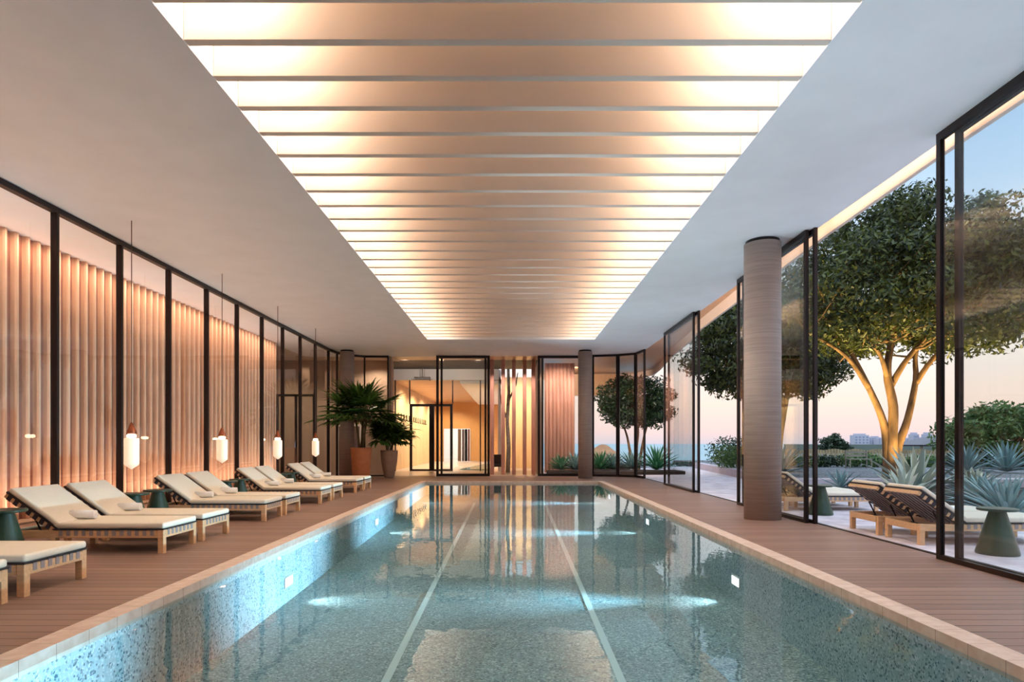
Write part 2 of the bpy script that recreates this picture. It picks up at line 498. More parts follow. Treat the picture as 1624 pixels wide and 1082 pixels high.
# pool lights
ordn = ['first', 'second', 'third', 'fourth', 'fifth', 'sixth', 'seventh', 'eighth', 'ninth', 'tenth']
for s, side in ((-1, 'under the lounger-side coping'), (1, 'under the garden-side coping')):
    for k, (y, z) in enumerate(((3.25, -.69), (9.26, -.573), (15.27, -.45), (21.3, -.35))):
        t = empty('pool_light', (s * PW, y, z))
        tag(t, f'{ordn[3 - k]} small white pool light from the far pool end, {side}', 'pool light', 'underwater pool lights')
        bm = BM(); box(bm, *sorted((0, -s * .012)), -.15, .15, -.062, .062, bevel=.004)
        link('lens', bm, M['poollight'], t)
        bm = BM()
        for (a, b_, c, d) in ((-.17, .17, .062, .08), (-.17, .17, -.08, -.062), (-.17, -.15, -.062, .062), (.15, .17, -.062, .062)):
            box(bm, *sorted((0, -s * .016)), a, b_, c, d)
        link('bezel', bm, M['white'], t)
        tgt = (s * (PW - .75), y, fz(y))
        spot('pool_lamp', (s * (PW - .05), y, z + .02), tgt, 58, (.84, .98, 1.0), 62, 1.0, .04)
        if s > 0: spot('pool_fill', (PW - .06, y, z + .03), (-PW, y, .45), 3400, (.44, .80, 1.0), 48, 1.0, .05)  # extra fill at the fixture, brightens the opposite pool wall
        else: spot('pool_fill', (.06 - PW, y, z + .03), (4.6, y, H), 900, (.80, .93, 1.0), 66, 1.0, .05)  # extra upward fill, brightens the garden-side ceiling

# ---------------------------------------------------------------- ceiling
bm = BM()
T = .25
box(bm, -9.3, XL, -4, 28.3, H, H + T)
box(bm, XR, 5.52, -4, 26.0, H, H + T)
prism(bm, [(XR, 26.0), (5.52, 26.0), (5.36, 27.06), (4.64, 27.54), (3.54, 27.80), (3.54, 28.05), (XR, 28.05)], H, H + T)
box(bm, XL, XR, YE, 28.05, H, H + T)
box(bm, XL, XR, -4, 3.0, H, H + T)
struct('ceiling', bm, M['plaster'])
bm = BM()
TZ = H + 1.15
box(bm, XL - .1, XL, 2.9, YE + .1, H + T, TZ)
box(bm, XR, XR + .1, 2.9, YE + .1, H + T, TZ)
box(bm, XL, XR, YE, YE + .1, H + T, TZ)
box(bm, XL, XR, 2.9, 3.0, H + T, TZ)
box(bm, XL - .1, XR + .1, 2.9, YE + .1, TZ, TZ + .1)
struct('ceiling_recess', bm, M['cove'])
b0 = None
for k in range(-9, 30):
    y = 5.47 + .6025 * k
    if y + .1 > YE: break
    if y < 3.2: continue
    if b0 is None:
        bm = BM(); box(bm, XL + .005, XR - .005, 0, .10, 0, .50, bevel=.006)
        b0 = link('ceiling_baffle', bm, M['baffle'], loc=(0, y, H + .004))
        o = b0
    else:
        o = b0.copy(); col.objects.link(o); o.location.y = y
    tag(o, f'cream ceiling baffle over the pool, {ORD[29 - k]} from the far end', 'ceiling baffle', 'cream baffles in the lit ceiling recess')

# ---------------------------------------------------------------- columns
for x, y, r, lab in ((4.81, 12.12, .338, 'thick round concrete column standing by the open garden-side glass doors'),
                     (3.05, 26.35, .295, 'slim round concrete column at the garden-side corner of the far glass wall'),
                     (-6.9, 26.35, .295, 'round concrete column behind the potted palms')):
    bm = BM(); lathe(bm, [(r, 0), (r, H - .06)], 48)
    t = empty('column', (x, y, 0)); tag(t, lab, 'column')
    link('shaft', bm, M['concrete'], t)
    bm = BM(); lathe(bm, [(r - .03, H - .06), (r - .03, H)], 48)
    link('collar', bm, M['black'], t)

# ---------------------------------------------------------------- glazing
wn = [0]
def panel(a, b, z0=0.0, z1=H, mw=.065, md=.055, head=.09, sill=.06, ends=(1, 1), pane=True):
    """framed glass panel from a to b in plan; md = depth across the wall"""
    wn[0] += 1
    a = Vector((*a, 0)); b = Vector((*b, 0))
    d = (b - a); L = d.length; ang = math.atan2(d.y, d.x)
    bm = BM()
    if ends[0]: box(bm, 0, mw, -md / 2, md / 2, z0, z1)
    if ends[1]: box(bm, L - mw, L, -md / 2, md / 2, z0, z1)
    e0, e1 = (mw if ends[0] else 0), (L - mw if ends[1] else L)
    box(bm, e0, e1, -md / 2, md / 2, z1 - head, z1)
    box(bm, e0, e1, -md / 2, md / 2, z0, z0 + sill)
    o = struct('window_%d' % wn[0], bm, M['black'])
    o.location = a; o.rotation_euler.z = ang
    if pane:
        bm = BM(); box(bm, e0, e1, -.006, .006, z0 + sill, z1 - head)
        g = struct('pane', bm, M['glass'], o)
    return o

# left wall: one tall bay after another, mullion on the far side of each bay
WX = -7.53
for k in range(-7, 10):
    y0 = 10.38 + 1.7145 * (k - 1); y1 = y0 + 1.7145
    panel((WX, y0 + .03), (WX, y1 + .03), mw=.055, md=.11, ends=(0, 1))
yl = 10.38 + 1.7145 * 9 + .03
panel((WX, yl), (-7.42, 26.75), mw=.05, md=.09, ends=(0, 1))
panel((-7.42, 26.75), (-7.05, 27.5), mw=.05, md=.09, ends=(0, 1))
panel((-7.05, 27.5), (-6.51, 27.9), mw=.05, md=.07, ends=(0, 1))
panel((-6.51, 27.9), (-5.47, 27.92), mw=.06, md=.07, ends=(0, 1))
# far wall: sliding panels in two tracks, openings between
panel((-3.36, 27.9), (-.99, 27.9), mw=.11, md=.05, head=.11, sill=.11)
panel((-3.18, 28.0), (-1.14, 28.0), mw=.09, md=.05, head=.11, sill=.11)
panel((1.13, 27.9), (3.52, 27.9), mw=.1, md=.05, head=.11, sill=.11)
panel((1.30, 28.0), (3.40, 28.0), mw=.09, md=.05, head=.11, sill=.11)
# curved corner
for a, b in (((3.52, 27.72), (4.60, 27.46)), ((4.60, 27.46), (5.30, 26.99)), ((5.30, 26.99), (5.46, 25.96))):
    panel(a, b, mw=.08, md=.07, sill=.1)
# garden side: stacked sliding panels
for X, a, b in ((5.36, 4.35, 7.93), (5.46, 4.1, 7.74), (5.36, .9, 4.4), (5.36, 11.46, 14.97), (5.46, 11.33, 14.90), (5.36, 18.6, 22.2), (5.46, 18.42, 22.02)):
    panel((X, a), (X, b), mw=.075, md=.06, head=.1, sill=.06)
# thresholds and head track
bm = BM(); box(bm, 5.50, 5.56, -4, 25.9, 0, .012)
struct('trim_2', bm, M['black'])
# room ends behind the viewpoint
bm = BM(); box(bm, -9.3, 5.6, -4.2, -4, -.2, H)
struct('wall_rear', bm, M['cream'])

# ---------------------------------------------------------------- lounger-side corridor: fluted wall
bm = BM()
per, amp = .27, .085
pts = []
y = -4.0
while y < 24.2:
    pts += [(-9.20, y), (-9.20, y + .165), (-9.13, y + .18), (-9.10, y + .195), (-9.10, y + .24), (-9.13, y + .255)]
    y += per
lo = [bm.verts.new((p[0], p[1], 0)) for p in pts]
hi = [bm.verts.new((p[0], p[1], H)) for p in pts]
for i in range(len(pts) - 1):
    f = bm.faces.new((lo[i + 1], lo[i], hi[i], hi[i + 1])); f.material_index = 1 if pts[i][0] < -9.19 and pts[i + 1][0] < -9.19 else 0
struct('wall_left', bm, [M['flute'], M['fluteshade']])
bm = BM()
box(bm, -9.2, -8.75, -4, 24.2, 0, .035)
struct('baseboard_left', bm, M['beige'])
bm = BM()
box(bm, -13.5, -5.78, 29.6, 29.8, -.05, H + .2)
prism(bm, [(-5.78, 29.6), (-5.52, 28.15), (-5.40, 28.15), (-5.62, 29.8), (-6.2, 33.0), (-6.4, 33.0)], -.05, H)
struct('wall_back', bm, M['beige'])
bm = BM()
box(bm, -13.5, -9.3, 24.2, 24.35, -.05, H)
box(bm, -13.6, -13.5, 24.2, 29.6, -.05, H)
struct('wall_corridor', bm, M['cream'])
bm = BM(); box(bm, -13.5, -9.3, 24.2, 29.6, -.25, 0); box(bm, -9.3, -5.5, 28.3, 29.6, -.25, 0)
struct('floor_corridor', bm, M['mauve'])
bm = BM(); box(bm, -13.5, -9.3, 24.2, 29.8, H, H + .2); box(bm, -9.3, -5.3, 28.3, 29.8, H, H + .2)
struct('ceiling_corridor', bm, M['cream'])
# framed door across the end of the corridor and a door leaf in the far wall
bm = BM()
for x0, x1 in ((-9.15, -9.05), (-8.42, -8.34), (-7.72, -7.64)):
    box(bm, x0, x1, 24.4, 24.47, 0, 3.36)
box(bm, -9.05, -7.72, 24.4, 24.47, 3.27, 3.36)
d1 = struct('door_1', bm, M['black'])
bm = BM(); box(bm, -9.05, -8.42, 24.43, 24.44, .02, 3.27); box(bm, -8.34, -7.72, 24.43, 24.44, .02, 3.27)
struct('pane', bm, M['glass'], d1)
bm = BM(); box(bm, -8.12, -7.15, 29.53, 29.6, 0, 2.25)
d2 = struct('door_2', bm, mat('mauve_grey_door', (110, 88, 86), .5))
bm = BM(); box(bm, -8.22, -8.12, 29.5, 29.6, 0, 2.35); box(bm, -7.15, -7.05, 29.5, 29.6, 0, 2.35); box(bm, -8.12, -7.15, 29.5, 29.6, 2.25, 2.35)
struct('door_frame', bm, M['white'], d2)

# ---------------------------------------------------------------- rooms beyond the far wall
bm = BM(); box(bm, -6.6, 1.6, 28.3, 60, -.25, -.012)
struct('floor_lounge', bm, mat('pale_stone_floor', (196, 172, 150), .3, var=.05, scale=2))
bm = BM(); box(bm, -5.5, 1.2, 28.05, 29.5, H + .01, H + .22)
struct('trim_3', bm, M['tan'])
bm = BM(); box(bm, -6.3, 1.2, 29.5, 33.0, H + .005, H + .2)
struct('ceiling_dark', bm, M['brown'])
bm = BM(); box(bm, -6.3, -.7, 33.0, 33.2, 4.77, H + .2)
struct('wall_header', bm, M['white'])
bm = BM(); box(bm, -6.4, -2.75, 33.2, 51.2, 4.77, 4.9)
struct('ceiling_lounge', bm, M['wood2'])
bm = BM(); box(bm, -2.75, -.6, 33.2, 51.2, 4.6, 4.9)
struct('ceiling_white', bm, M['white'])
bm = BM()
yy = 33.2
n = 0
pts = []
while yy < 51:
    for j in range(4):
        pts.append((-6.32 + (.07 * math.sin(math.pi * j / 4)), yy + .5 * j / 4))
    yy += .5
lo = [bm.verts.new((p[0], p[1], 0)) for p in pts]; hi = [bm.verts.new((p[0], p[1], 4.77)) for p in pts]
for i in range(len(pts) - 1): bm.faces.new((lo[i + 1], lo[i], hi[i], hi[i + 1]))
struct('wall_lounge_side', bm, mat('honey_panelling', (222, 186, 136), .5, var=.1, scale=1.5, stretch=(1, 1, .3)))
bm = BM()
box(bm, -6.4, -5.55, 51, 51.2, 0, 4.77); box(bm, -3.4, -.6, 51, 51.2, 0, 4.77); box(bm, -5.55, -3.4, 51, 51.2, 2.65, 4.77)
struct('wall_lounge', bm, M['wood'])
bm = BM(); box(bm, -6.4, -2, 58, 58.2, 0, 4)
struct('wall_lounge_end', bm, mat('bright_far_wall', (240, 226, 214), .6))
area('lounge_end_light', (-4.4, 55, 3.6), (0, 0, 0), 3, 4, 160, (1, .88, .78))
c0 = None
for k, (x, wd, lm) in enumerate(((-4.25, .26, 'beige'), (-3.95, .2, 'mauve'), (-3.72, .22, 'brown'), (-3.5, .16, 'fin'))):
    bm = BM()
    n = 14
    pts = [(x - wd / 2 + wd * i / n, 50.85 + .04 * math.sin(i * 2.2)) for i in range(n + 1)]
    lo = [bm.verts.new((p[0], p[1], .02)) for p in pts]; hi = [bm.verts.new((p[0], p[1], 2.6)) for p in pts]
    for i in range(n): bm.faces.new((lo[i], lo[i + 1], hi[i + 1], hi[i]))
    bmesh.ops.solidify(bm, geom=bm.faces[:], thickness=.03)
    tag(link('curtain', bm, M[lm]), f'{["pale beige", "grey mauve", "dark brown", "reddish brown"][k]} hanging curtain in the far lounge doorway', 'curtain', 'curtains in the lounge doorway')
# lounge glazing and double door with black frame
FY = 33.1
bm = BM()
def fr(x0, x1, z1, th=.13):
    box(bm, x0, x0 + th, FY - .06, FY + .06, 0, z1); box(bm, x1 - th, x1, FY - .06, FY + .06, 0, z1)
    box(bm, x0 + th, x1 - th, FY - .06, FY + .06, z1 - th, z1); box(bm, x0 + th, x1 - th, FY - .06, FY + .06, 0, .1)
X_ = lambda px: (px - 812.4) * FY / 1000
fr(X_(650), X_(685), 3.52); 
d3 = struct('door_3', bm, M['black'])
bm = BM(); fr(X_(685), X_(718), 3.52)
d4 = struct('door_4', bm, M['black'])
for d_, a, b in ((d3, 650, 685), (d4, 685, 718)):
    bm = BM(); box(bm, X_(a) + .13, X_(b) - .13, FY - .006, FY + .006, .1, 3.39)
    struct('pane', bm, M['glass'], d_)
bm = BM()
for px in (627, 650, 718, 762, 776):
    box(bm, X_(px) - .03, X_(px) + .03, FY - .04, FY + .04, (3.52 if px in (650, 718) else 0), 4.77)
wn[0] += 1
o = struct('window_%d' % wn[0], bm, M['black'])
bm = BM(); box(bm, X_(627), X_(776), FY - .005, FY + .005, 3.53, 4.77); box(bm, X_(627), X_(650), FY - .005, FY + .005, 0, 3.5); box(bm, X_(718), X_(776), FY - .005, FY + .005, 0, 3.5)
struct('pane', bm, M['glass'], o)
# teal plunge pool in the lounge
bm = BM(); prism(bm, [(-2.9, 35.0), (-1.1, 34.0), (-1.1, 44), (-1.9, 44)], -.01, .03)
tag(link('plunge_pool', bm, M['teal']), 'small teal plunge pool on the pale lounge floor beyond the glass', 'pool')
# track lamp
t = empty('track_lamp', (X_(672), 32.6, 4.86)); tag(t, 'slim black track lamp hanging above the double door', 'lamp', 'black track lamps')
bm = BM(); box(bm, -.42, .42, -.02, .02, -.03, .03); link('track', bm, M['black'], t)
bm = BM(); box(bm, .38, .42, -.02, .02, -.18, -.03); link('spot_head', bm, M['black'], t)
bm = BM(); box(bm, -.02, .02, -.02, .02, .03, .48); link('arm', bm, M['black'], t)
# wall pegs
p0 = None
for i in range(13):
    y = 34.5 + i * .9
    if p0 is None:
        bm = BM(); box(bm, 0, .05, -.02, .02, -.17, .17, bevel=.006); box(bm, 0, .1, -.015, .015, -.17, -.12)
        p0 = link('wall_peg', bm, M['black']); o = p0
    else:
        o = p0.copy(); col.objects.link(o)
    o.location = (-6.25, y, 2.95)
    tag(o, f'dark upright peg on the honey lounge wall, {ORD[i]} from the double door', 'peg', 'pegs along the lounge wall')

# timber fins in the opening
f0 = None
for i, px in enumerate((780.5, 798, 815, 832, 846)):
    x = (px - 812.4) * .0296
    if f0 is None:
        bm = BM(); box(bm, -.088, .088, -.2, .2, 0, H, bevel=.008); f0 = link('timber_fin', bm, M['fin']); o = f0
    else:
        o = f0.copy(); col.objects.link(o)
    o.location = (x, 29.6, 0)
    tag(o, f'{ordn[i]} tall reddish timber fin from the double door in the far opening', 'timber fin', 'timber fins in the far opening')
bm = BM(); box(bm, -.6, 1.6, 37, 37.2, 0, H)
for k, (a, b, mm) in enumerate(((-1.0, -.3, 'white'), (.0, .25, 'wood'), (.5, .75, 'white'), (.95, 1.25, 'wood'))): pass
struct('wall_gallery', bm, mat('gold_plaster', (224, 190, 140), .6, var=.12, scale=1.2, stretch=(3, 1, .4)))  # gold is the plaster's own colour
bm = BM(); box(bm, -.75, -.6, 33.2, 37.2, 0, H); struct('wall_gallery_side', bm, M['white'])
bm = BM(); box(bm, 1.2, 1.35, 28.6, 37.2, 0, H); struct('wall_gallery_end', bm, M['beige'])
bm = BM()
tube(bm, [(0, 0, 0), (.04, 0, 1.3), (-.03, 0, 2.6), (.05, 0, 4.0), (.02, 0, 5.2)], [.12, .1, .09, .08, .07], 8)
tube(bm, [(-.03, 0, 2.6), (-.35, .1, 3.6), (-.45, .1, 4.6)], [.05, .04, .03], 6)
tube(bm, [(.05, 0, 3.6), (.4, .1, 4.4), (.5, .1, 5.0)], [.05, .04, .02], 6)
tag(link('birch_trunk', bm, M['ember'], loc=(-.22, 31.6, 0)), 'mottled grey birch trunk standing behind the timber fins', 'tree trunk')
t = empty('armchair', (-.75, 31.2, 0)); tag(t, 'small dark armchair behind the timber fins', 'chair')
bm = BM(); box(bm, -.3, .3, -.3, .3, .3, .45, bevel=.04); link('seat', bm, M['brown'], t)
bm = BM(); box(bm, -.3, .3, .2, .32, .45, .9, bevel=.04); link('backrest', bm, M['brown'], t)
for sx in (-1, 1):
    for sy in (-1, 1):
        bm = BM(); tube(bm, [(sx * .26, sy * .26, 0), (sx * .24, sy * .24, .3)], .02); link('leg', bm, M['black'], t)

# pink fluted screen outside panel 3
bm = BM()
pts = []
for i in range(33):
    pts.append((1.62 + i * (1.5 / 32), 31.5 - .09 * abs(math.sin(i * math.pi / 4))))
lo = [bm.verts.new((p[0], p[1], 0)) for p in pts]; hi = [bm.verts.new((p[0], p[1], 5.45)) for p in pts]
lo2 = [bm.verts.new((p[0], 31.7, 0)) for p in pts]; hi2 = [bm.verts.new((p[0], 31.7, 5.45)) for p in pts]
for i in range(32):
    bm.faces.new((lo[i], lo[i + 1], hi[i + 1], hi[i])); bm.faces.new((lo2[i + 1], lo2[i], hi2[i], hi2[i + 1])); bm.faces.new((hi[i], hi[i + 1], hi2[i + 1], hi2[i]))
bm.faces.new((lo[32], lo2[32], hi2[32], hi[32])); bm.faces.new((lo2[0], lo[0], hi[0], hi2[0]))
struct('wall_screen', bm, mat('pink_fluted_timber', (188, 138, 120), .6, var=.15, scale=2, stretch=(3, 1, .4)))
# upper wall outside, beyond the curved corner
bm = BM(); box(bm, 3.0, 6.2, 37.6, 37.9, 4.3, H + .25)
struct('wall_fascia', bm, M['tan'])

# ---------------------------------------------------------------- canopy outside: soffit, lip
lipc = [(5.80, -4), (5.76, 8), (5.85, 11.7), (5.98, 14), (6.17, 17.3), (6.4, 21.4), (6.75, 23.8), (7.1, 28), (7.75, 33), (8.0, 35.8), (7.3, 38.2), (5.2, 38.6), (1.4, 38.6)]
inner = [(5.54, -4), (5.54, 26.0), (5.42, 27.1), (4.70, 27.60), (3.56, 27.84), (1.35, 28.1)]
bm = BM()
prism(bm, lipc + [(1.4, 28.12)] + inner[::-1][1:], H + .32, H + .42)
struct('ceiling_soffit', bm, M['tan'])
bm = BM()
for (a, b) in zip(lipc, lipc[1:]):
    a3, b3 = Vector((*a, H + .22)), Vector((*b, H + .22))
    bar(bm, a3, b3, .07, .48)
struct('trim_4', bm, M['lip'])
bm = BM()
for (a, b) in zip(inner, inner[1:]):
    bar(bm, (*a, H + .29), (*b, H + .29), .05, .1)
struct('trim_5', bm, M['black'])

# ---------------------------------------------------------------- furniture builders
def make_lounger(label):
    t = empty('sun_lounger')
    tag(t, label, 'sun lounger')
    W = .86
    for y in (0, W - .05):
        bm = BM(); box(bm, .06, 2.06, y, y + .05, .205, .305, bevel=.006); link('side_rail', bm, M['teak'], t)
    for x in (.0, 2.04):
        bm = BM(); box(bm, x + (.0 if x else .02), x + .055, .05, W - .05, .205, .305, bevel=.006); link('end_rail', bm, M['teak'], t)
    for x in (.03, .60, 2.02):
        for y in (-.005, W - .07):
            bm = BM(); box(bm, x, x + .075, y, y + .075, 0, .31 if x != .6 else .25, bevel=.006)
            link('leg', bm, M['teak'], t)
    bm = BM()
    k = 0
    x = .72
    while x < 1.96:
        for y in (-.004, W - .05):
            box(bm, x, x + .05, y, y + .054, .235, .308)
        box(bm, x, x + .05, .05, W - .05, .296, .308)
        x += .1
    y = .1
    while y < W - .12:
        box(bm, 2.04, 2.10, y, y + .05, .235, .309)
        box(bm, .66, 2.04, y, y + .05, .302, .311)
        y += .1
    link('webbing', bm, M['strap'], t)
    # backrest, tilted about the hinge
    A = R(36)
    mt = Matrix.Translation((.66, 0, .30)) @ Matrix.Rotation(A, 4, 'Y') @ Matrix.Scale(-1, 4, (1, 0, 0))
    mt = Matrix.Translation((.66, 0, .30)) @ Matrix.Rotation(math.pi + A, 4, 'Y') @ Matrix.Scale(-1, 4, (0, 0, 1))
    bm = BM()
    for y in (0, W - .05): box(bm, 0, .80, y, y + .05, -.03, .03, mt)
    box(bm, .75, .80, .05, W - .05, -.03, .03, mt)
    box(bm, 0.02, .06, .05, W - .05, -.02, .02, mt)
    bmesh.ops.recalc_face_normals(bm, faces=bm.faces[:])
    link('backrest_frame', bm, M['teak'], t)
    bm = BM()
    x = .07
    while x < .74:
        box(bm, x, x + .06, -.004, W + .004, -.036, .036, mt, 1)
        x += .105
    y = .06
    while y < W - .08:
        box(bm, .02, .806, y, y + .045, -.046, -.037, mt)
        y += .105
    bmesh.ops.recalc_face_normals(bm, faces=bm.faces[:])
    link('backrest_webbing', bm, [M['strap'], M['strapdark']], t)
    bm = BM(); tube(bm, [(.30, .12, .48), (.42, .12, .24)], .012); tube(bm, [(.30, W - .12, .48), (.42, W - .12, .24)], .012); tube(bm, [(.42, .05, .24), (.42, W - .05, .24)], .012)
    link('prop', bm, M['black'], t)
    bm = BM(); box(bm, .64, 2.10, -.005, W + .005, .325, .405, bevel=.028)
    for f in bm.faces: f.smooth = True
    sc_ = link('seat_cushion', bm, M['cushion'], t)
    bm = BM(); box(bm, .64, 2.105, -.01, W + .01, .311, .328, bevel=.005); link('piping', bm, M['piping'], sc_)
    bm = BM(); vs = box(bm, .0, .80, -.005, W + .005, .055, .125, mt, bevel=.026)
    bmesh.ops.recalc_face_normals(bm, faces=bm.faces[:])
    for f in bm.faces: f.smooth = True
    bc = link('back_cushion', bm, M['cushion'], t)
    bm = BM(); box(bm, -.02, .806, -.01, W + .01, .036, .058, mt)
    bmesh.ops.recalc_face_normals(bm, faces=bm.faces[:])
    link('piping', bm, M['piping'], bc)
    return t

L0 = make_lounger('x')
def place_lounger(x, y, z=0, rz=0, label='', group='', first=[True]):
    if first[0]: o = L0; first[0] = False
    else: o = copy_tree(L0)
    o.location = (x, y, z); o.rotation_euler.z = rz
    tag(o, label, 'sun lounger', group)
    return o

def make_towel():
    bm = BM()
    n, turns = 46, 2.6
    th = .013
    P = []
    for i in range(n + 1):
        a = i / n * turns * 2 * math.pi
        r = .012 + .045 * i / n
        P.append((r * math.cos(a), r * math.sin(a), r))
    rings = []
    for i, (y, z, r) in enumerate(P):
        a = i / n * turns * 2 * math.pi
        dy, dz = math.cos(a), math.sin(a)
        rings.append([bm.verts.new((-.16, y, z)), bm.verts.new((.16, y, z)), bm.verts.new((.16, y + dy * th, z + dz * th)), bm.verts.new((-.16, y + dy * th, z + dz * th))])
    for a, b in zip(rings, rings[1:]):
        for k in range(4): bm.faces.new((a[k], b[k], b[(k + 1) % 4], a[(k + 1) % 4])).smooth = (k in (0, 2))
    bm.faces.new(rings[0]); bm.faces.new(rings[-1][::-1])
    return link('rolled_towel', bm, M['towel'])

names = ['', 'first', 'second', 'third', 'fourth', 'fifth', 'sixth', 'seventh', 'eighth', 'ninth', 'tenth']
lx = -6.68
ys = []
for k in range(5):
    ys += [4.87 + 3.42 * k + (.0 if k == 0 else 0), 4.87 + 3.42 * k + 1.06]
tw0 = make_towel()
# bottle of label words: counted from the potted palms at the far end
n = len(ys)
for i, y in enumerate(ys):
    rank = n - i
    lab = f'{names[rank]} cream cushioned teak sun lounger from the potted palms, along the glass wall'
    place_lounger(lx, y, 0, 0, lab, 'cream sun loungers in pairs along the glass wall')
    tw = tw0 if i == 0 else tw0.copy()
    if i: col.objects.link(tw)
    tw.location = (-5.93, y + .43, .405 + .058)
    tw.rotation_euler.z = R(8)
    tag(tw, f'white rolled towel on the {names[rank]} cream lounger from the potted palms', 'towel', 'rolled towels on the indoor loungers')

def make_table():
    t = empty('side_table')
    bm = BM(); lathe(bm, [(.245, 0), (.25, .02), (.24, .06), (.10, .57), (.10, .58)], 40); link('base', bm, M['green'], t)
    bm = BM(); lathe(bm, [(.10, .58), (.225, .585), (.235, .595), (.235, .612), (.228, .62)], 40); link('table_top', bm, M['green'], t)
    return t
T0 = make_table()
tf = [True]
def place_table(x, y, z, label, group):
    o = T0 if tf[0] else copy_tree(T0)
    tf[0] = False
    o.location = (x, y, z); tag(o, label, 'side table', group)
gn = {0: 'fourth', 1: 'third', 2: 'second', 3: 'first'}
for k in range(4):
    for q, (dx, dy) in enumerate(((-6.46, 2.28), (-6.50, 3.06))):
        if k == 0 and q == 0: continue
        place_table(dx + .12, 4.87 + 3.42 * k + dy, 0, f'green ceramic side table beside the {names[n - (2 * k + 1 + q)]} cream lounger from the palms', 'green side tables between the indoor loungers')

# outdoor loungers, tables
OZ = -.04
for x, y, lab in ((5.93, 9.22, 'outdoor teak lounger with grey woven back, the one closer to the green side table'), (5.90, 10.22, 'outdoor teak lounger with grey woven back, in front of the large tree trunk'),
                  (5.98, 13.9, 'outdoor lounger behind the thick concrete column, beside a green side table'), (5.98, 14.95, 'outdoor lounger behind the thick concrete column, the one nearer the sea')):
    place_lounger(x, y, OZ, 0, lab, 'teak sun loungers on the terrace')
place_table(6.54, 8.50, OZ, 'green conical side table on the terrace in front of the spiky blue agave', 'green side tables on the terrace')
place_table(6.45, 13.2, OZ, 'green conical side table on the terrace between the lounger pairs', 'green side tables on the terrace')
tw = tw0.copy(); col.objects.link(tw); tw.location = (6.68, 9.65, OZ + .463); tag(tw, 'rolled towel on the outdoor lounger beside the green terrace table', 'towel')

# pendant lamps
def make_pendant():
    t = empty('pendant_lamp')
    bm = BM(); tube(bm, [(0, 0, 1.80), (0, 0, H)], .008, 6); link('cord', bm, M['cord'], t)
    bm = BM(); lathe(bm, [(.085, 1.62), (.075, 1.66), (.028, 1.78), (.012, 1.82)], 24); link('cap', bm, M['copper'], t)
    bm = BM(); lathe(bm, [(.01, 1.00), (.05, 1.03), (.105, 1.07), (.118, 1.1), (.118, 1.52), (.112, 1.54), (.085, 1.545)], 32); link('lamp_shade', bm, M['shade'], t)
    bm = BM(); lathe(bm, [(.04, 1.548), (.07, 1.56), (.075, 1.59), (.05, 1.61)], 20); link('bulb', bm, M['bulb'], t)
    return t
PL = None
for k in range(5):
    y = 11.0 + 3.43 * k - 3.43
    if PL is None: o = PL = make_pendant()
    else: o = copy_tree(PL)
    o.location = (-6.64, y, 0)
    tag(o, f'{["fifth", "fourth", "third", "second", "first"][k]} glowing glass pendant lamp from the potted palms, on a thin cord', 'pendant lamp', 'glowing pendant lamps by the glass wall')

# ---------------------------------------------------------------- plants
def blade(bm, base, dirv, length, width, droop, segs=5, fold=.25, mi=0, thick=0):
    """long leaf from base along dirv bending down by droop"""
    d = Vector(dirv).normalized()
    side = d.cross(Vector((0, 0, 1)))
    if side.length < .05: side = Vector((1, 0, 0))
    side.normalize()
    p = Vector(base)
    prev = None
    for i in range(segs + 1):
        t = i / segs
        wv = width * (math.sin(math.pi * (t * .82 + .12)) if t < 1 else .02)
        up = side.cross(d).normalized()
        l = bm.verts.new(p - side * wv / 2 + up * wv * fold)
        c = bm.verts.new(p)
        r_ = bm.verts.new(p + side * wv / 2 + up * wv * fold)
        if prev:
            for (a, b) in ((0, 1), (1, 2)):
                f = bm.faces.new((prev[a], prev[b], (l, c, r_)[b], (l, c, r_)[a])); f.smooth = True; f.material_index = mi
        prev = (l, c, r_)
        p = p + d * (length / segs)
        d = (d + Vector((0, 0, -droop / segs))).normalized()

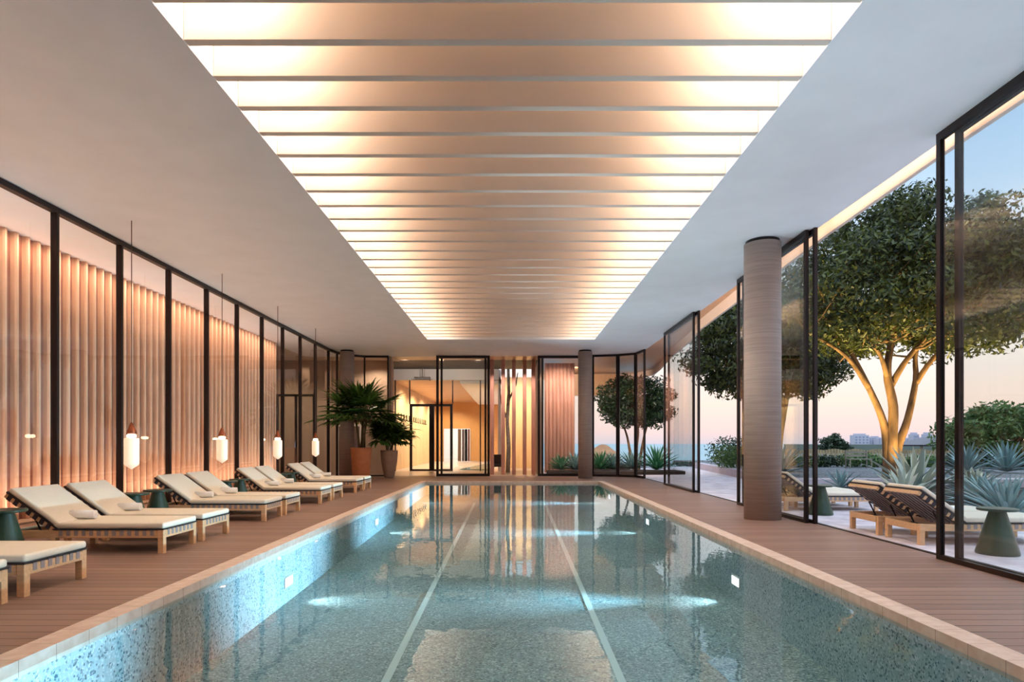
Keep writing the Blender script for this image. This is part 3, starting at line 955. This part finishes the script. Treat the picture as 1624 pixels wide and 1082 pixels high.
def make_palm(loc, h0, spread, nf, pot_prof, potmat, potlab, label, seed, trunk_n=3, fan=True, leafl=.6):
    rnd = random.Random(seed)
    t = empty('potted_palm', loc); tag(t, label, 'potted plant')
    bm = BM(); lathe(bm, pot_prof, 36); p = link('pot', bm, potmat, t); p['label'] = potlab
    ph = max(z for r_, z in pot_prof)
    bm = BM(); lathe(bm, [(pot_prof[-1][0] * .9, ph - .07), (pot_prof[-1][0] * .9, ph - .05)], 24); link('soil', bm, M['soil'], t)
    bt = BM(); bl = BM()
    for s in range(trunk_n):
        a = rnd.uniform(0, 6.28)
        top = Vector((.22 * math.cos(a + s * 2.1), .22 * math.sin(a + s * 2.1), h0 + rnd.uniform(-.25, .2)))
        tube(bt, [(top.x * .3, top.y * .3, ph - .06), (top.x * .6, top.y * .6, (ph + top.z) / 2), top], [.06, .045, .04], 8)
        for k in range(nf // trunk_n):
            az = k * 2.4 + rnd.uniform(-.4, .4) + s
            el = rnd.uniform(.15, 1.3)
            d = Vector((math.cos(az) * math.cos(el), math.sin(az) * math.cos(el), math.sin(el)))
            L = spread * rnd.uniform(.45, .62)
            pts = [top]
            dd = d.copy(); q = top.copy()
            for i in range(5):
                q = q + dd * L / 5; dd = (dd + Vector((0, 0, -.09))).normalized(); pts.append(q.copy())
            tube(bt, pts, [.016, .014, .012, .01, .009, .007], 5)
            if fan:
                u = dd; sd = u.cross(Vector((0, 0, 1))); sd = sd.normalized() if sd.length > .05 else Vector((1, 0, 0))
                nb = 15
                for b_ in range(nb):
                    an = R(-105 + 210 * b_ / (nb - 1))
                    dv = u * math.cos(an) + sd * math.sin(an) + Vector((0, 0, .12))
                    blade(bl, q, dv, leafl * rnd.uniform(.85, 1.1) * (1 - .25 * abs(an) / 2), .11, .55, 4)
            else:
                for i in range(2, 6):
                    for sgn in (-1, 1):
                        for m_ in range(2):
                            bp = pts[i - 1].lerp(pts[i], m_ * .5)
                            sd = dd.cross(Vector((0, 0, 1))).normalized() if abs(dd.z) < .95 else Vector((1, 0, 0))
                            blade(bl, bp, sd * sgn + dd * .8, leafl * rnd.uniform(.7, 1), .13, .9, 4)
                blade(bl, q, dd, leafl, .09, .8, 4)
    link('stem', bt, M['palmstem'], t)
    link('fronds', bl, M['palm'], t)

make_palm((-6.12, 25.55, 0), 2.35, 1.75, 48, [(.30, 0), (.34, .05), (.42, 1.22), (.43, 1.28), (.39, 1.28)], M['terracotta'], 'smooth orange terracotta pot',
          'tall fan palm in an orange terracotta pot beside the concrete column', 3, 3, True, 1.05)
make_palm((-5.22, 26.75, 0), 1.55, 1.35, 42, [(.17, 0), (.21, .04), (.34, .7), (.365, 1.1), (.36, 1.16), (.32, 1.16)], M['clay'], 'tapered pale clay pot',
          'shorter leafy palm in a tapered pale clay pot', 5, 3, False, .62)

def make_agave(name, loc, rad, hgt, nb, m, label, seed, wid=.12, cat='agave', group=None):
    rnd = random.Random(seed)
    bm = BM()
    for i in range(nb):
        az = i * 2.399 + rnd.uniform(-.15, .15)
        el = .18 + 1.25 * (i / nb)
        d = Vector((math.cos(az) * math.cos(el), math.sin(az) * math.cos(el), math.sin(el)))
        L = (rad * math.cos(el) + hgt * math.sin(el)) * rnd.uniform(.85, 1.1)
        blade(bm, (0, 0, .04), d, L, wid * rnd.uniform(.8, 1.15), .35, 5, .3)
    return tag(link(name, bm, m, loc=loc), label, cat, group)

def leaf_blob(bm, c, rx, ry, rz, nl, size, rnd, shell=.55, flat=.0):
    c = Vector(c)
    for _ in range(nl):
        while True:
            p = Vector((rnd.uniform(-1, 1), rnd.uniform(-1, 1), rnd.uniform(-1, 1)))
            if shell < p.length < 1: break
        if flat and p.z < -flat: p.z = -flat + rnd.uniform(-.06, .06)
        q = c + Vector((p.x * rx, p.y * ry, p.z * rz))
        nrm = (p + Vector((rnd.gauss(0, .6), rnd.gauss(0, .6), rnd.gauss(0, .6) + .3))).normalized()
        a = nrm.cross(Vector((rnd.uniform(-1, 1), rnd.uniform(-1, 1), rnd.uniform(-1, 1)))).normalized()
        b = nrm.cross(a)
        s = size * rnd.uniform(.6, 1.25)
        vs = [bm.verts.new(q + a * s * .95), bm.verts.new(q + b * s * .36 + a * s * .1), bm.verts.new(q - a * s * .95), bm.verts.new(q - b * s * .36 + a * s * .1)]
        bm.faces.new(vs)

def make_tree(loc, stems, crown_c, crown_r, nclump, leaves, size, m, label, seed, cat='tree', group=None, lights=None, bark='bark', clump_r=(.55, 1.0), name='tree'):
    """stems: list of (path points, base radius); clumps of leaves fill a lumpy umbrella crown"""
    rnd = random.Random(seed)
    t = empty(name, loc); tag(t, label, cat, group)
    bt = BM(); bl = BM()
    tips = []
    for path, r0 in stems:
        P = [Vector(p) for p in path]
        # smooth path
        S = []
        for i in range(len(P) - 1):
            p0 = P[max(i - 1, 0)]; p1 = P[i]; p2 = P[i + 1]; p3 = P[min(i + 2, len(P) - 1)]
            for k in range(4):
                u = k / 4
                S.append(.5 * ((2 * p1) + (p2 - p0) * u + (2 * p0 - 5 * p1 + 4 * p2 - p3) * u * u + (3 * p1 - p0 - 3 * p2 + p3) * u ** 3))
        S.append(P[-1])
        tube(bt, S, [r0 * (1 - .72 * i / (len(S) - 1)) for i in range(len(S))], 10)
        tips += [(S[j], r0 * (1 - .72 * j / (len(S) - 1))) for j in range(int(len(S) * .45), len(S), 2)]
    C = Vector(crown_c)
    for i in range(nclump):
        # point in the crown ellipsoid, biased to the shell, flattened underside
        while True:
            p = Vector((rnd.uniform(-1, 1), rnd.uniform(-1, 1), rnd.uniform(-.75, 1)))
            if .45 < p.length < 1: break
        q = C + Vector((p.x * crown_r[0], p.y * crown_r[1], p.z * crown_r[2]))
        cr_ = rnd.uniform(*clump_r)
        tip, rr = min(tips, key=lambda v: (v[0] - q).length + rnd.uniform(0, .5))
        if (tip - q).length > .3:
            mid = tip.lerp(q, .5) + Vector((rnd.uniform(-.2, .2), rnd.uniform(-.2, .2), rnd.uniform(-.35, .05)))
            tube(bt, [tip, mid, q], [min(rr * .6, .07), min(rr * .4, .04), .012], 5, cap=False)
        leaf_blob(bl, q, cr_, cr_, cr_ * .62, leaves, size, rnd, .35)
    link('trunk', bt, M[bark], t)
    link('foliage', bl, m, t)['kind'] = 'stuff'
    return t

# ---------------------------------------------------------------- garden ground
bm = BM()
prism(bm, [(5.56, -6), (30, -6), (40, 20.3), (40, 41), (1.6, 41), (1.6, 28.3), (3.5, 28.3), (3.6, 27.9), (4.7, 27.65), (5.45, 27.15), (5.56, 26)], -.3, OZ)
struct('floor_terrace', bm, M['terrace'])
bm = BM(); prism(bm, [(9.1, 20.3), (40, 20.3), (40, 21.3), (9.6, 21.3)], OZ, .285)
prism(bm, [(9.1, 21.3), (9.6, 21.3), (11.5, 38), (11.0, 38)], OZ, .285)
tag(link('retaining_kerb', bm, M['kerb']), 'low pale stone retaining kerb in front of the grey gravel bed', 'kerb')
bm = BM(); prism(bm, [(9.6, 21.3), (44, 21.3), (44, 45), (11.5, 45), (11.5, 38)], OZ, .26)
tag(link('gravel_bed', bm, M['gravel']), 'grey gravel bed behind the low kerb under the trees', 'gravel', kind='stuff')
bm = BM(); prism(bm, [(9.8, 13.0), (22, 11.0), (30, 20.28), (10.2, 20.28), (9.0, 17)], OZ, .03)
tag(link('planting_bed', bm, M['soil']), 'dark soil planting bed holding the agaves behind the outdoor loungers', 'planting bed', kind='stuff')
bm = BM()
v = [bm.verts.new(p) for p in ((-9000, 46, -12), (9000, 46, -12), (9000, 14000, -12), (-9000, 14000, -12))]
bm.faces.new(v)
struct('sea', bm, M['sea'])
bm = BM(); prism(bm, [(420, 860), (460, 840), (1400, 840), (1400, 1300), (560, 1300)], -13, 0)
struct('terrain_far', bm, M['land'])

# ---------------------------------------------------------------- trees
Z = .26
make_tree((12.55, 20.9, Z),
          [([(-.14, 0, -.1), (-.12, 0, .8), (-.25, 0, 1.9), (-.75, .1, 3.2), (-1.5, .1, 4.6), (-2.3, .2, 5.8)], .165),
           ([(.0, -.1, -.1), (-.02, -.1, 1.2), (.02, -.1, 2.4), (-.12, 0, 3.6), (.1, .0, 5.0), (.3, 0, 6.6), (.3, 0, 8.0)], .19),
           ([(.16, .1, -.1), (.28, .1, 1.0), (.62, .1, 2.0), (.95, .2, 3.3), (1.0, .2, 4.4), (1.9, .3, 6.4)], .16),
           ([(.0, 0, 3.1), (.45, -.2, 4.0), (1.3, -.4, 5.0), (2.6, -.5, 5.7)], .11),
           ([(.95, .2, 3.2), (1.4, 0, 4.0), (2.2, -.2, 4.8), (3.3, -.3, 5.4)], .1),
           ([(-.1, 0, 3.3), (-.6, -.3, 4.2), (-1.5, -.5, 4.9)], .09),
           ([(-.65, .1, 3.0), (-1.5, 0, 4.1), (-2.8, 0, 4.9)], .1)],
          (.75, 0, 6.45), (4.3, 3.6, 2.75), 330, 190, .105, M['leaf'],
          'large multi-stemmed tree with a golden lit trunk behind the outdoor loungers', 11, clump_r=(.55, .95))
make_tree((12.75, 30.2, Z),
          [([(-.05, 0, -.1), (.05, 0, 1.4), (.32, 0, 3.0), (.6, 0, 4.5), (.9, 0, 6)], .2), ([(.3, 0, 2.9), (-.3, .1, 4.3), (-1.4, 0, 5.6)], .13), ([(.5, 0, 4), (1.6, 0, 5.3), (2.4, 0, 6.2)], .1)],
          (-.6, 0, 5.7), (3.9, 3.0, 2.9), 200, 170, .14, M['leaf'],
          'leaning tree with dark crown behind the thick concrete column', 12, clump_r=(.6, 1.0))
make_tree((6.95, 35.3, OZ),
          [([(-.1, 0, 0), (-.35, 0, 1.0), (-.55, 0, 2.0), (-1.0, 0, 3.2)], .11), ([(0, 0, 0), (0, 0, 1.2), (.1, 0, 2.2), (0, 0, 3.6)], .12), ([(.12, 0, 0), (.35, .1, 1.3), (.6, .1, 2.4), (1.1, 0, 3.4)], .1)],
          (.0, 0, 3.75), (2.1, 1.6, 1.5), 110, 140, .12, M['leafdark'],
          'dark bushy tree with three thin stems outside the curved glass corner', 13, clump_r=(.4, .7))
make_tree((25.5, 32.5, Z), [([(0, 0, 0), (.1, 0, .8), (-.4, 0, 1.8), (-1.2, 0, 2.6)], .14), ([(.1, 0, .5), (.8, 0, 1.6), (1.8, 0, 2.4)], .12)],
          (.2, 0, 1.55), (3.5, 2.0, 1.55), 150, 110, .15, M['leafgreen'], 'broad leafy green tree in front of the timber fence', 14, clump_r=(.45, .8))
make_tree((21.2, 41.5, Z), [([(0, 0, 0), (.1, 0, .8), (0, 0, 1.4)], .1)], (0, 0, 1.15), (1.0, .8, .6), 20, 80, .14, M['leafdark'], 'small dark round tree behind the fence beside the city view', 15, clump_r=(.3, .5))
# trunk uplights (real spike lamps at the trunk feet; crown lights are added)
def spike(loc, tgt, power, label, ang=70):
    t = empty('garden_spotlight', loc); tag(t, label, 'garden light', 'spike lights under the trees')
    bm = BM(); tube(bm, [(0, 0, 0), (0, 0, .12)], .015, 6); link('spike', bm, M['black'], t)
    bm = BM(); lathe(bm, [(.03, .12), (.05, .22)], 14); link('head', bm, M['black'], t)
    bm = BM(); lathe(bm, [(.042, .221), (.04, .228)], 14); link('lens', bm, emis('spot_lens', (255, 230, 180), 12), t)
    spot('garden_lamp', (loc[0], loc[1], loc[2] + .26), tgt, power, (1, .70, .24), ang, .9, .05)
spike((12.45, 20.0, .26), (12.6, 21.0, 5.0), 170, 'small spike light glowing at the foot of the large golden lit tree', 110)
spike((13.4, 20.2, .26), (13.3, 21.2, 6.0), 200, 'small spike light beside the trunk of the large golden lit tree, nearer the fence', 120)
spike((12.2, 29.2, .26), (12.9, 30.2, 4.0), 260, 'small spike light at the foot of the leaning tree', 100)

spike((10.6, 19.9, -.02), (11.2, 20.9, 5.2), 2000, 'added spike light behind the outdoor loungers, seaward of the large tree', 90)  # added lamp, brightens the tree crown
spike((15.2, 19.9, -.02), (14.8, 20.9, 5.2), 2000, 'added spike light behind the blue agaves, lighting the large tree crown', 90)  # added lamp, more light on the crown leaves
# shrubs in front of the fence
def bush(loc, r, label, seed, m='leafgreen', nl=900, size=.1, cat='bush', group='bushes before the fence'):
    rnd = random.Random(seed)
    bm = BM()
    for _ in range(5):
        leaf_blob(bm, (rnd.uniform(-.5, .5) * r[0], rnd.uniform(-.4, .4) * r[1], r[2] * .5), r[0] * .7, r[1] * .8, r[2] * .55, nl // 5, size, rnd, .3)
    for v in bm.verts: v.co.z = max(v.co.z, .0)
    return tag(link('bush', bm, M[m], loc=loc), label, cat, group)
bx = [14.2, 15.9, 17.5, 19.2, 20.8, 22.6, 24.4, 26.2, 28.2]
for i, x in enumerate(bx):
    bush((x, 31.8 + .3 * (i % 2), Z), (1.15, .8, .5 + .1 * (i % 3)), f'{ordn[i]} low green bush before the timber fence, counted from the leaning tree', 40 + i, ['leafgreen', 'leafdark'][i % 2], 1100)
bush((10.6, 30.5, Z), (1.3, 1.2, 1.1), 'loose green bush beside the leaning tree trunk', 60, 'leafgreen', 1200, .1, group='bushes at the terrace edge')
bush((13.4, 38.2, Z), (1.6, 1.2, 1.6), 'dark bush on the terrace edge against the sea', 61, 'leafdark', 1300, .12, group='bushes at the terrace edge')
rnd = random.Random(9)
bm = BM()
for i in range(34):
    leaf_blob(bm, (8.2 + i * .2, 40.6, .12), .3, .3, .22, 60, .07, rnd, .3)
tag(link('low_hedge', bm, M['leafdark']), 'low dark hedge along the terrace edge above the sea', 'hedge', kind='stuff')

# fence
t = empty('timber_fence', (16.0, 37.0, Z - .3)); tag(t, 'weathered upright timber pale fence at the back of the garden', 'fence')
bm = BM(); 
x = 0
while x < 28:
    hh = 1.14 + .04 * math.sin(x * 5)
    box(bm, x, x + .13, -.02, .02, 0, hh)
    x += .17
link('pales', bm, mat('fence_pale', (178, 158, 122), .85, var=.25, scale=2.2), t)
for z in (.3, .9):
    bm = BM(); box(bm, 0, 28, .02, .07, z, z + .09); link('rail', bm, M['bench'], t)
# bench
t = empty('garden_bench', (16.6, 30.2, Z)); tag(t, 'pale wooden garden bench on the gravel before the green bushes', 'bench')
bm = BM(); 
for k in range(3): box(bm, -.55, .55, -.2 + k * .14, -.08 + k * .14, .42, .46)
link('seat', bm, M['bench'], t)
bm = BM()
for k in range(2): box(bm, -.55, .55, .22, .25, .55 + k * .16, .66 + k * .16)
link('backrest', bm, M['bench'], t)
for sx in (-.53, .48):
    bm = BM(); box(bm, sx, sx + .05, -.2, -.15, 0, .42); link('leg', bm, M['bench'], t)
    bm = BM(); box(bm, sx, sx + .05, .2, .25, 0, .85); link('leg', bm, M['bench'], t)

# agaves
AG = 'spiky agaves in the planting bed'
make_agave('agave', (10.2, 15.9, .03), .95, 1.15, 34, M['agavepale'], 'tall agave with pale-edged blades behind the outdoor loungers', 21, .16, group=AG)
make_agave('agave', (9.3, 15.0, .0), .75, .8, 26, M['agavepale'], 'pale agave peeking over the woven lounger backrests', 22, .12, group=AG)
make_agave('agave', (9.35, 11.9, -.02), 1.15, .5, 90, M['agave'], 'large blue rosette with dense narrow leaves behind the green terrace table', 23, .075, group=AG)
make_agave('agave', (10.9, 14.6, .0), .8, .5, 50, M['agave'], 'blue spiky rosette beyond the large blue one at the planting bed edge', 24, .12, group=AG)
make_agave('agave', (9.85, 18.9, .03), .62, .5, 26, M['agave'], 'small blue agave in front of the low kerb', 25, .09, group=AG)
make_agave('agave', (10.0, 23.5, Z), 1.1, .9, 40, M['agave'], 'blue agave in the gravel near the leaning tree', 26, .14, group=AG)
make_agave('agave', (17.3, 24.0, Z), 1.1, 1.0, 40, M['agave'], 'blue-grey agave in the gravel before the broad leafy tree', 27, .13, group=AG)
make_agave('agave', (20.0, 25.5, Z), 1.2, 1.0, 40, M['agave'], 'blue-grey agave farther along the gravel before the fence', 28, .13, group=AG)
make_agave('agave', (12.6, 17.2, .03), .7, .55, 34, M['agavepale'], 'pale agave beside the large tree, behind the blue rosettes', 29, .13, group=AG)
make_agave('agave', (13.6, 18.9, .03), .7, .55, 34, M['agave'], 'blue agave at the far end of the planting bed', 30, .13, group=AG)
# planting beyond the far glass corner
PG = 'strap-leaved plants outside the far glass'
for i, (x, y, r, m, lab) in enumerate(((2.35, 30.3, .62, 'fern', 'green strap-leaved plant at the foot of the pink fluted screen'),
                                       (3.0, 30.5, .7, 'agave', 'blue-green strap-leaved plant between the fluted screen and the column'),
                                       (4.35, 31.0, .75, 'fern', 'green strap-leaved plant behind the first curved corner pane'),
                                       (5.0, 31.2, .7, 'agave', 'pale blue plant behind the curved corner glass'),
                                       (5.95, 31.4, .75, 'agave', 'grey-blue plant behind the narrow corner pane'),
                                       (7.05, 30.8, 1.0, 'fern', 'dense dark green strap-leaved plant in the open corner doorway'))):
    make_agave('strap_plant', (x, y, .12), r, r * 1.05, 60, M[m], lab, 70 + i, .1, 'plant', PG)
bm = BM()
prism(bm, [(1.7, 29.7), (6.6, 29.9), (8.3, 30.2), (8.3, 32.2), (3.2, 32.0), (3.2, 31.35), (1.7, 31.35)], OZ, .12)
tag(link('corner_planter', bm, M['soil']), 'low soil bed with green plants outside the curved glass corner', 'planting bed', kind='stuff')
bm = BM(); bmesh.ops.create_icosphere(bm, subdivisions=3, radius=1)
for v in bm.verts:
    k = 1 + .13 * math.sin(v.co.x * 3 + 1) * math.cos(v.co.y * 4) + .08 * math.sin(v.co.z * 6)
    v.co = Vector((v.co.x * .85 * k, v.co.y * .6 * k, v.co.z * .6 * k))
tag(link('boulder', bm, M['boulder'], smooth=True, loc=(4.9, 34.5, .75)), 'rounded sand coloured boulder behind the curved corner glass', 'boulder')
bm = BM(); prism(bm, [(3.6, 33.6), (6.3, 33.6), (6.3, 35.6), (3.6, 35.6)], OZ, .3)
tag(link('boulder_bed', bm, M['soil']), 'raised soil bed under the sand coloured boulder', 'planting bed', kind='stuff')

# ---------------------------------------------------------------- far buildings and shelter
t = empty('garden_shelter', (28.9, 43.2, Z)); tag(t, 'low shelter with a grey pitched roof beyond the fence', 'shelter')
bm = BM()
prism(bm, [(-1.9, -1.5), (2.0, -1.5), (2.0, 1.5), (-1.9, 1.5)], 1.0, 1.12)
v = [bm.verts.new(p) for p in ((-2.2, -1.8, 1.1), (2.2, -1.8, 1.1), (2.2, 1.8, 1.1), (-2.2, 1.8, 1.1), (.2, 0, 1.75), (1.2, 0, 1.75))]
for f in ((0, 1, 5, 4), (1, 2, 5), (2, 3, 4, 5), (3, 0, 4)): bm.faces.new([v[i] for i in f])
link('roof', bm, M['roof'], t)
for sx in (-1.7, 1.7):
    for sy in (-1.3, 1.3):
        bm = BM(); box(bm, sx - .06, sx + .06, sy - .06, sy + .06, 0, 1.05); link('post', bm, M['bench'], t)
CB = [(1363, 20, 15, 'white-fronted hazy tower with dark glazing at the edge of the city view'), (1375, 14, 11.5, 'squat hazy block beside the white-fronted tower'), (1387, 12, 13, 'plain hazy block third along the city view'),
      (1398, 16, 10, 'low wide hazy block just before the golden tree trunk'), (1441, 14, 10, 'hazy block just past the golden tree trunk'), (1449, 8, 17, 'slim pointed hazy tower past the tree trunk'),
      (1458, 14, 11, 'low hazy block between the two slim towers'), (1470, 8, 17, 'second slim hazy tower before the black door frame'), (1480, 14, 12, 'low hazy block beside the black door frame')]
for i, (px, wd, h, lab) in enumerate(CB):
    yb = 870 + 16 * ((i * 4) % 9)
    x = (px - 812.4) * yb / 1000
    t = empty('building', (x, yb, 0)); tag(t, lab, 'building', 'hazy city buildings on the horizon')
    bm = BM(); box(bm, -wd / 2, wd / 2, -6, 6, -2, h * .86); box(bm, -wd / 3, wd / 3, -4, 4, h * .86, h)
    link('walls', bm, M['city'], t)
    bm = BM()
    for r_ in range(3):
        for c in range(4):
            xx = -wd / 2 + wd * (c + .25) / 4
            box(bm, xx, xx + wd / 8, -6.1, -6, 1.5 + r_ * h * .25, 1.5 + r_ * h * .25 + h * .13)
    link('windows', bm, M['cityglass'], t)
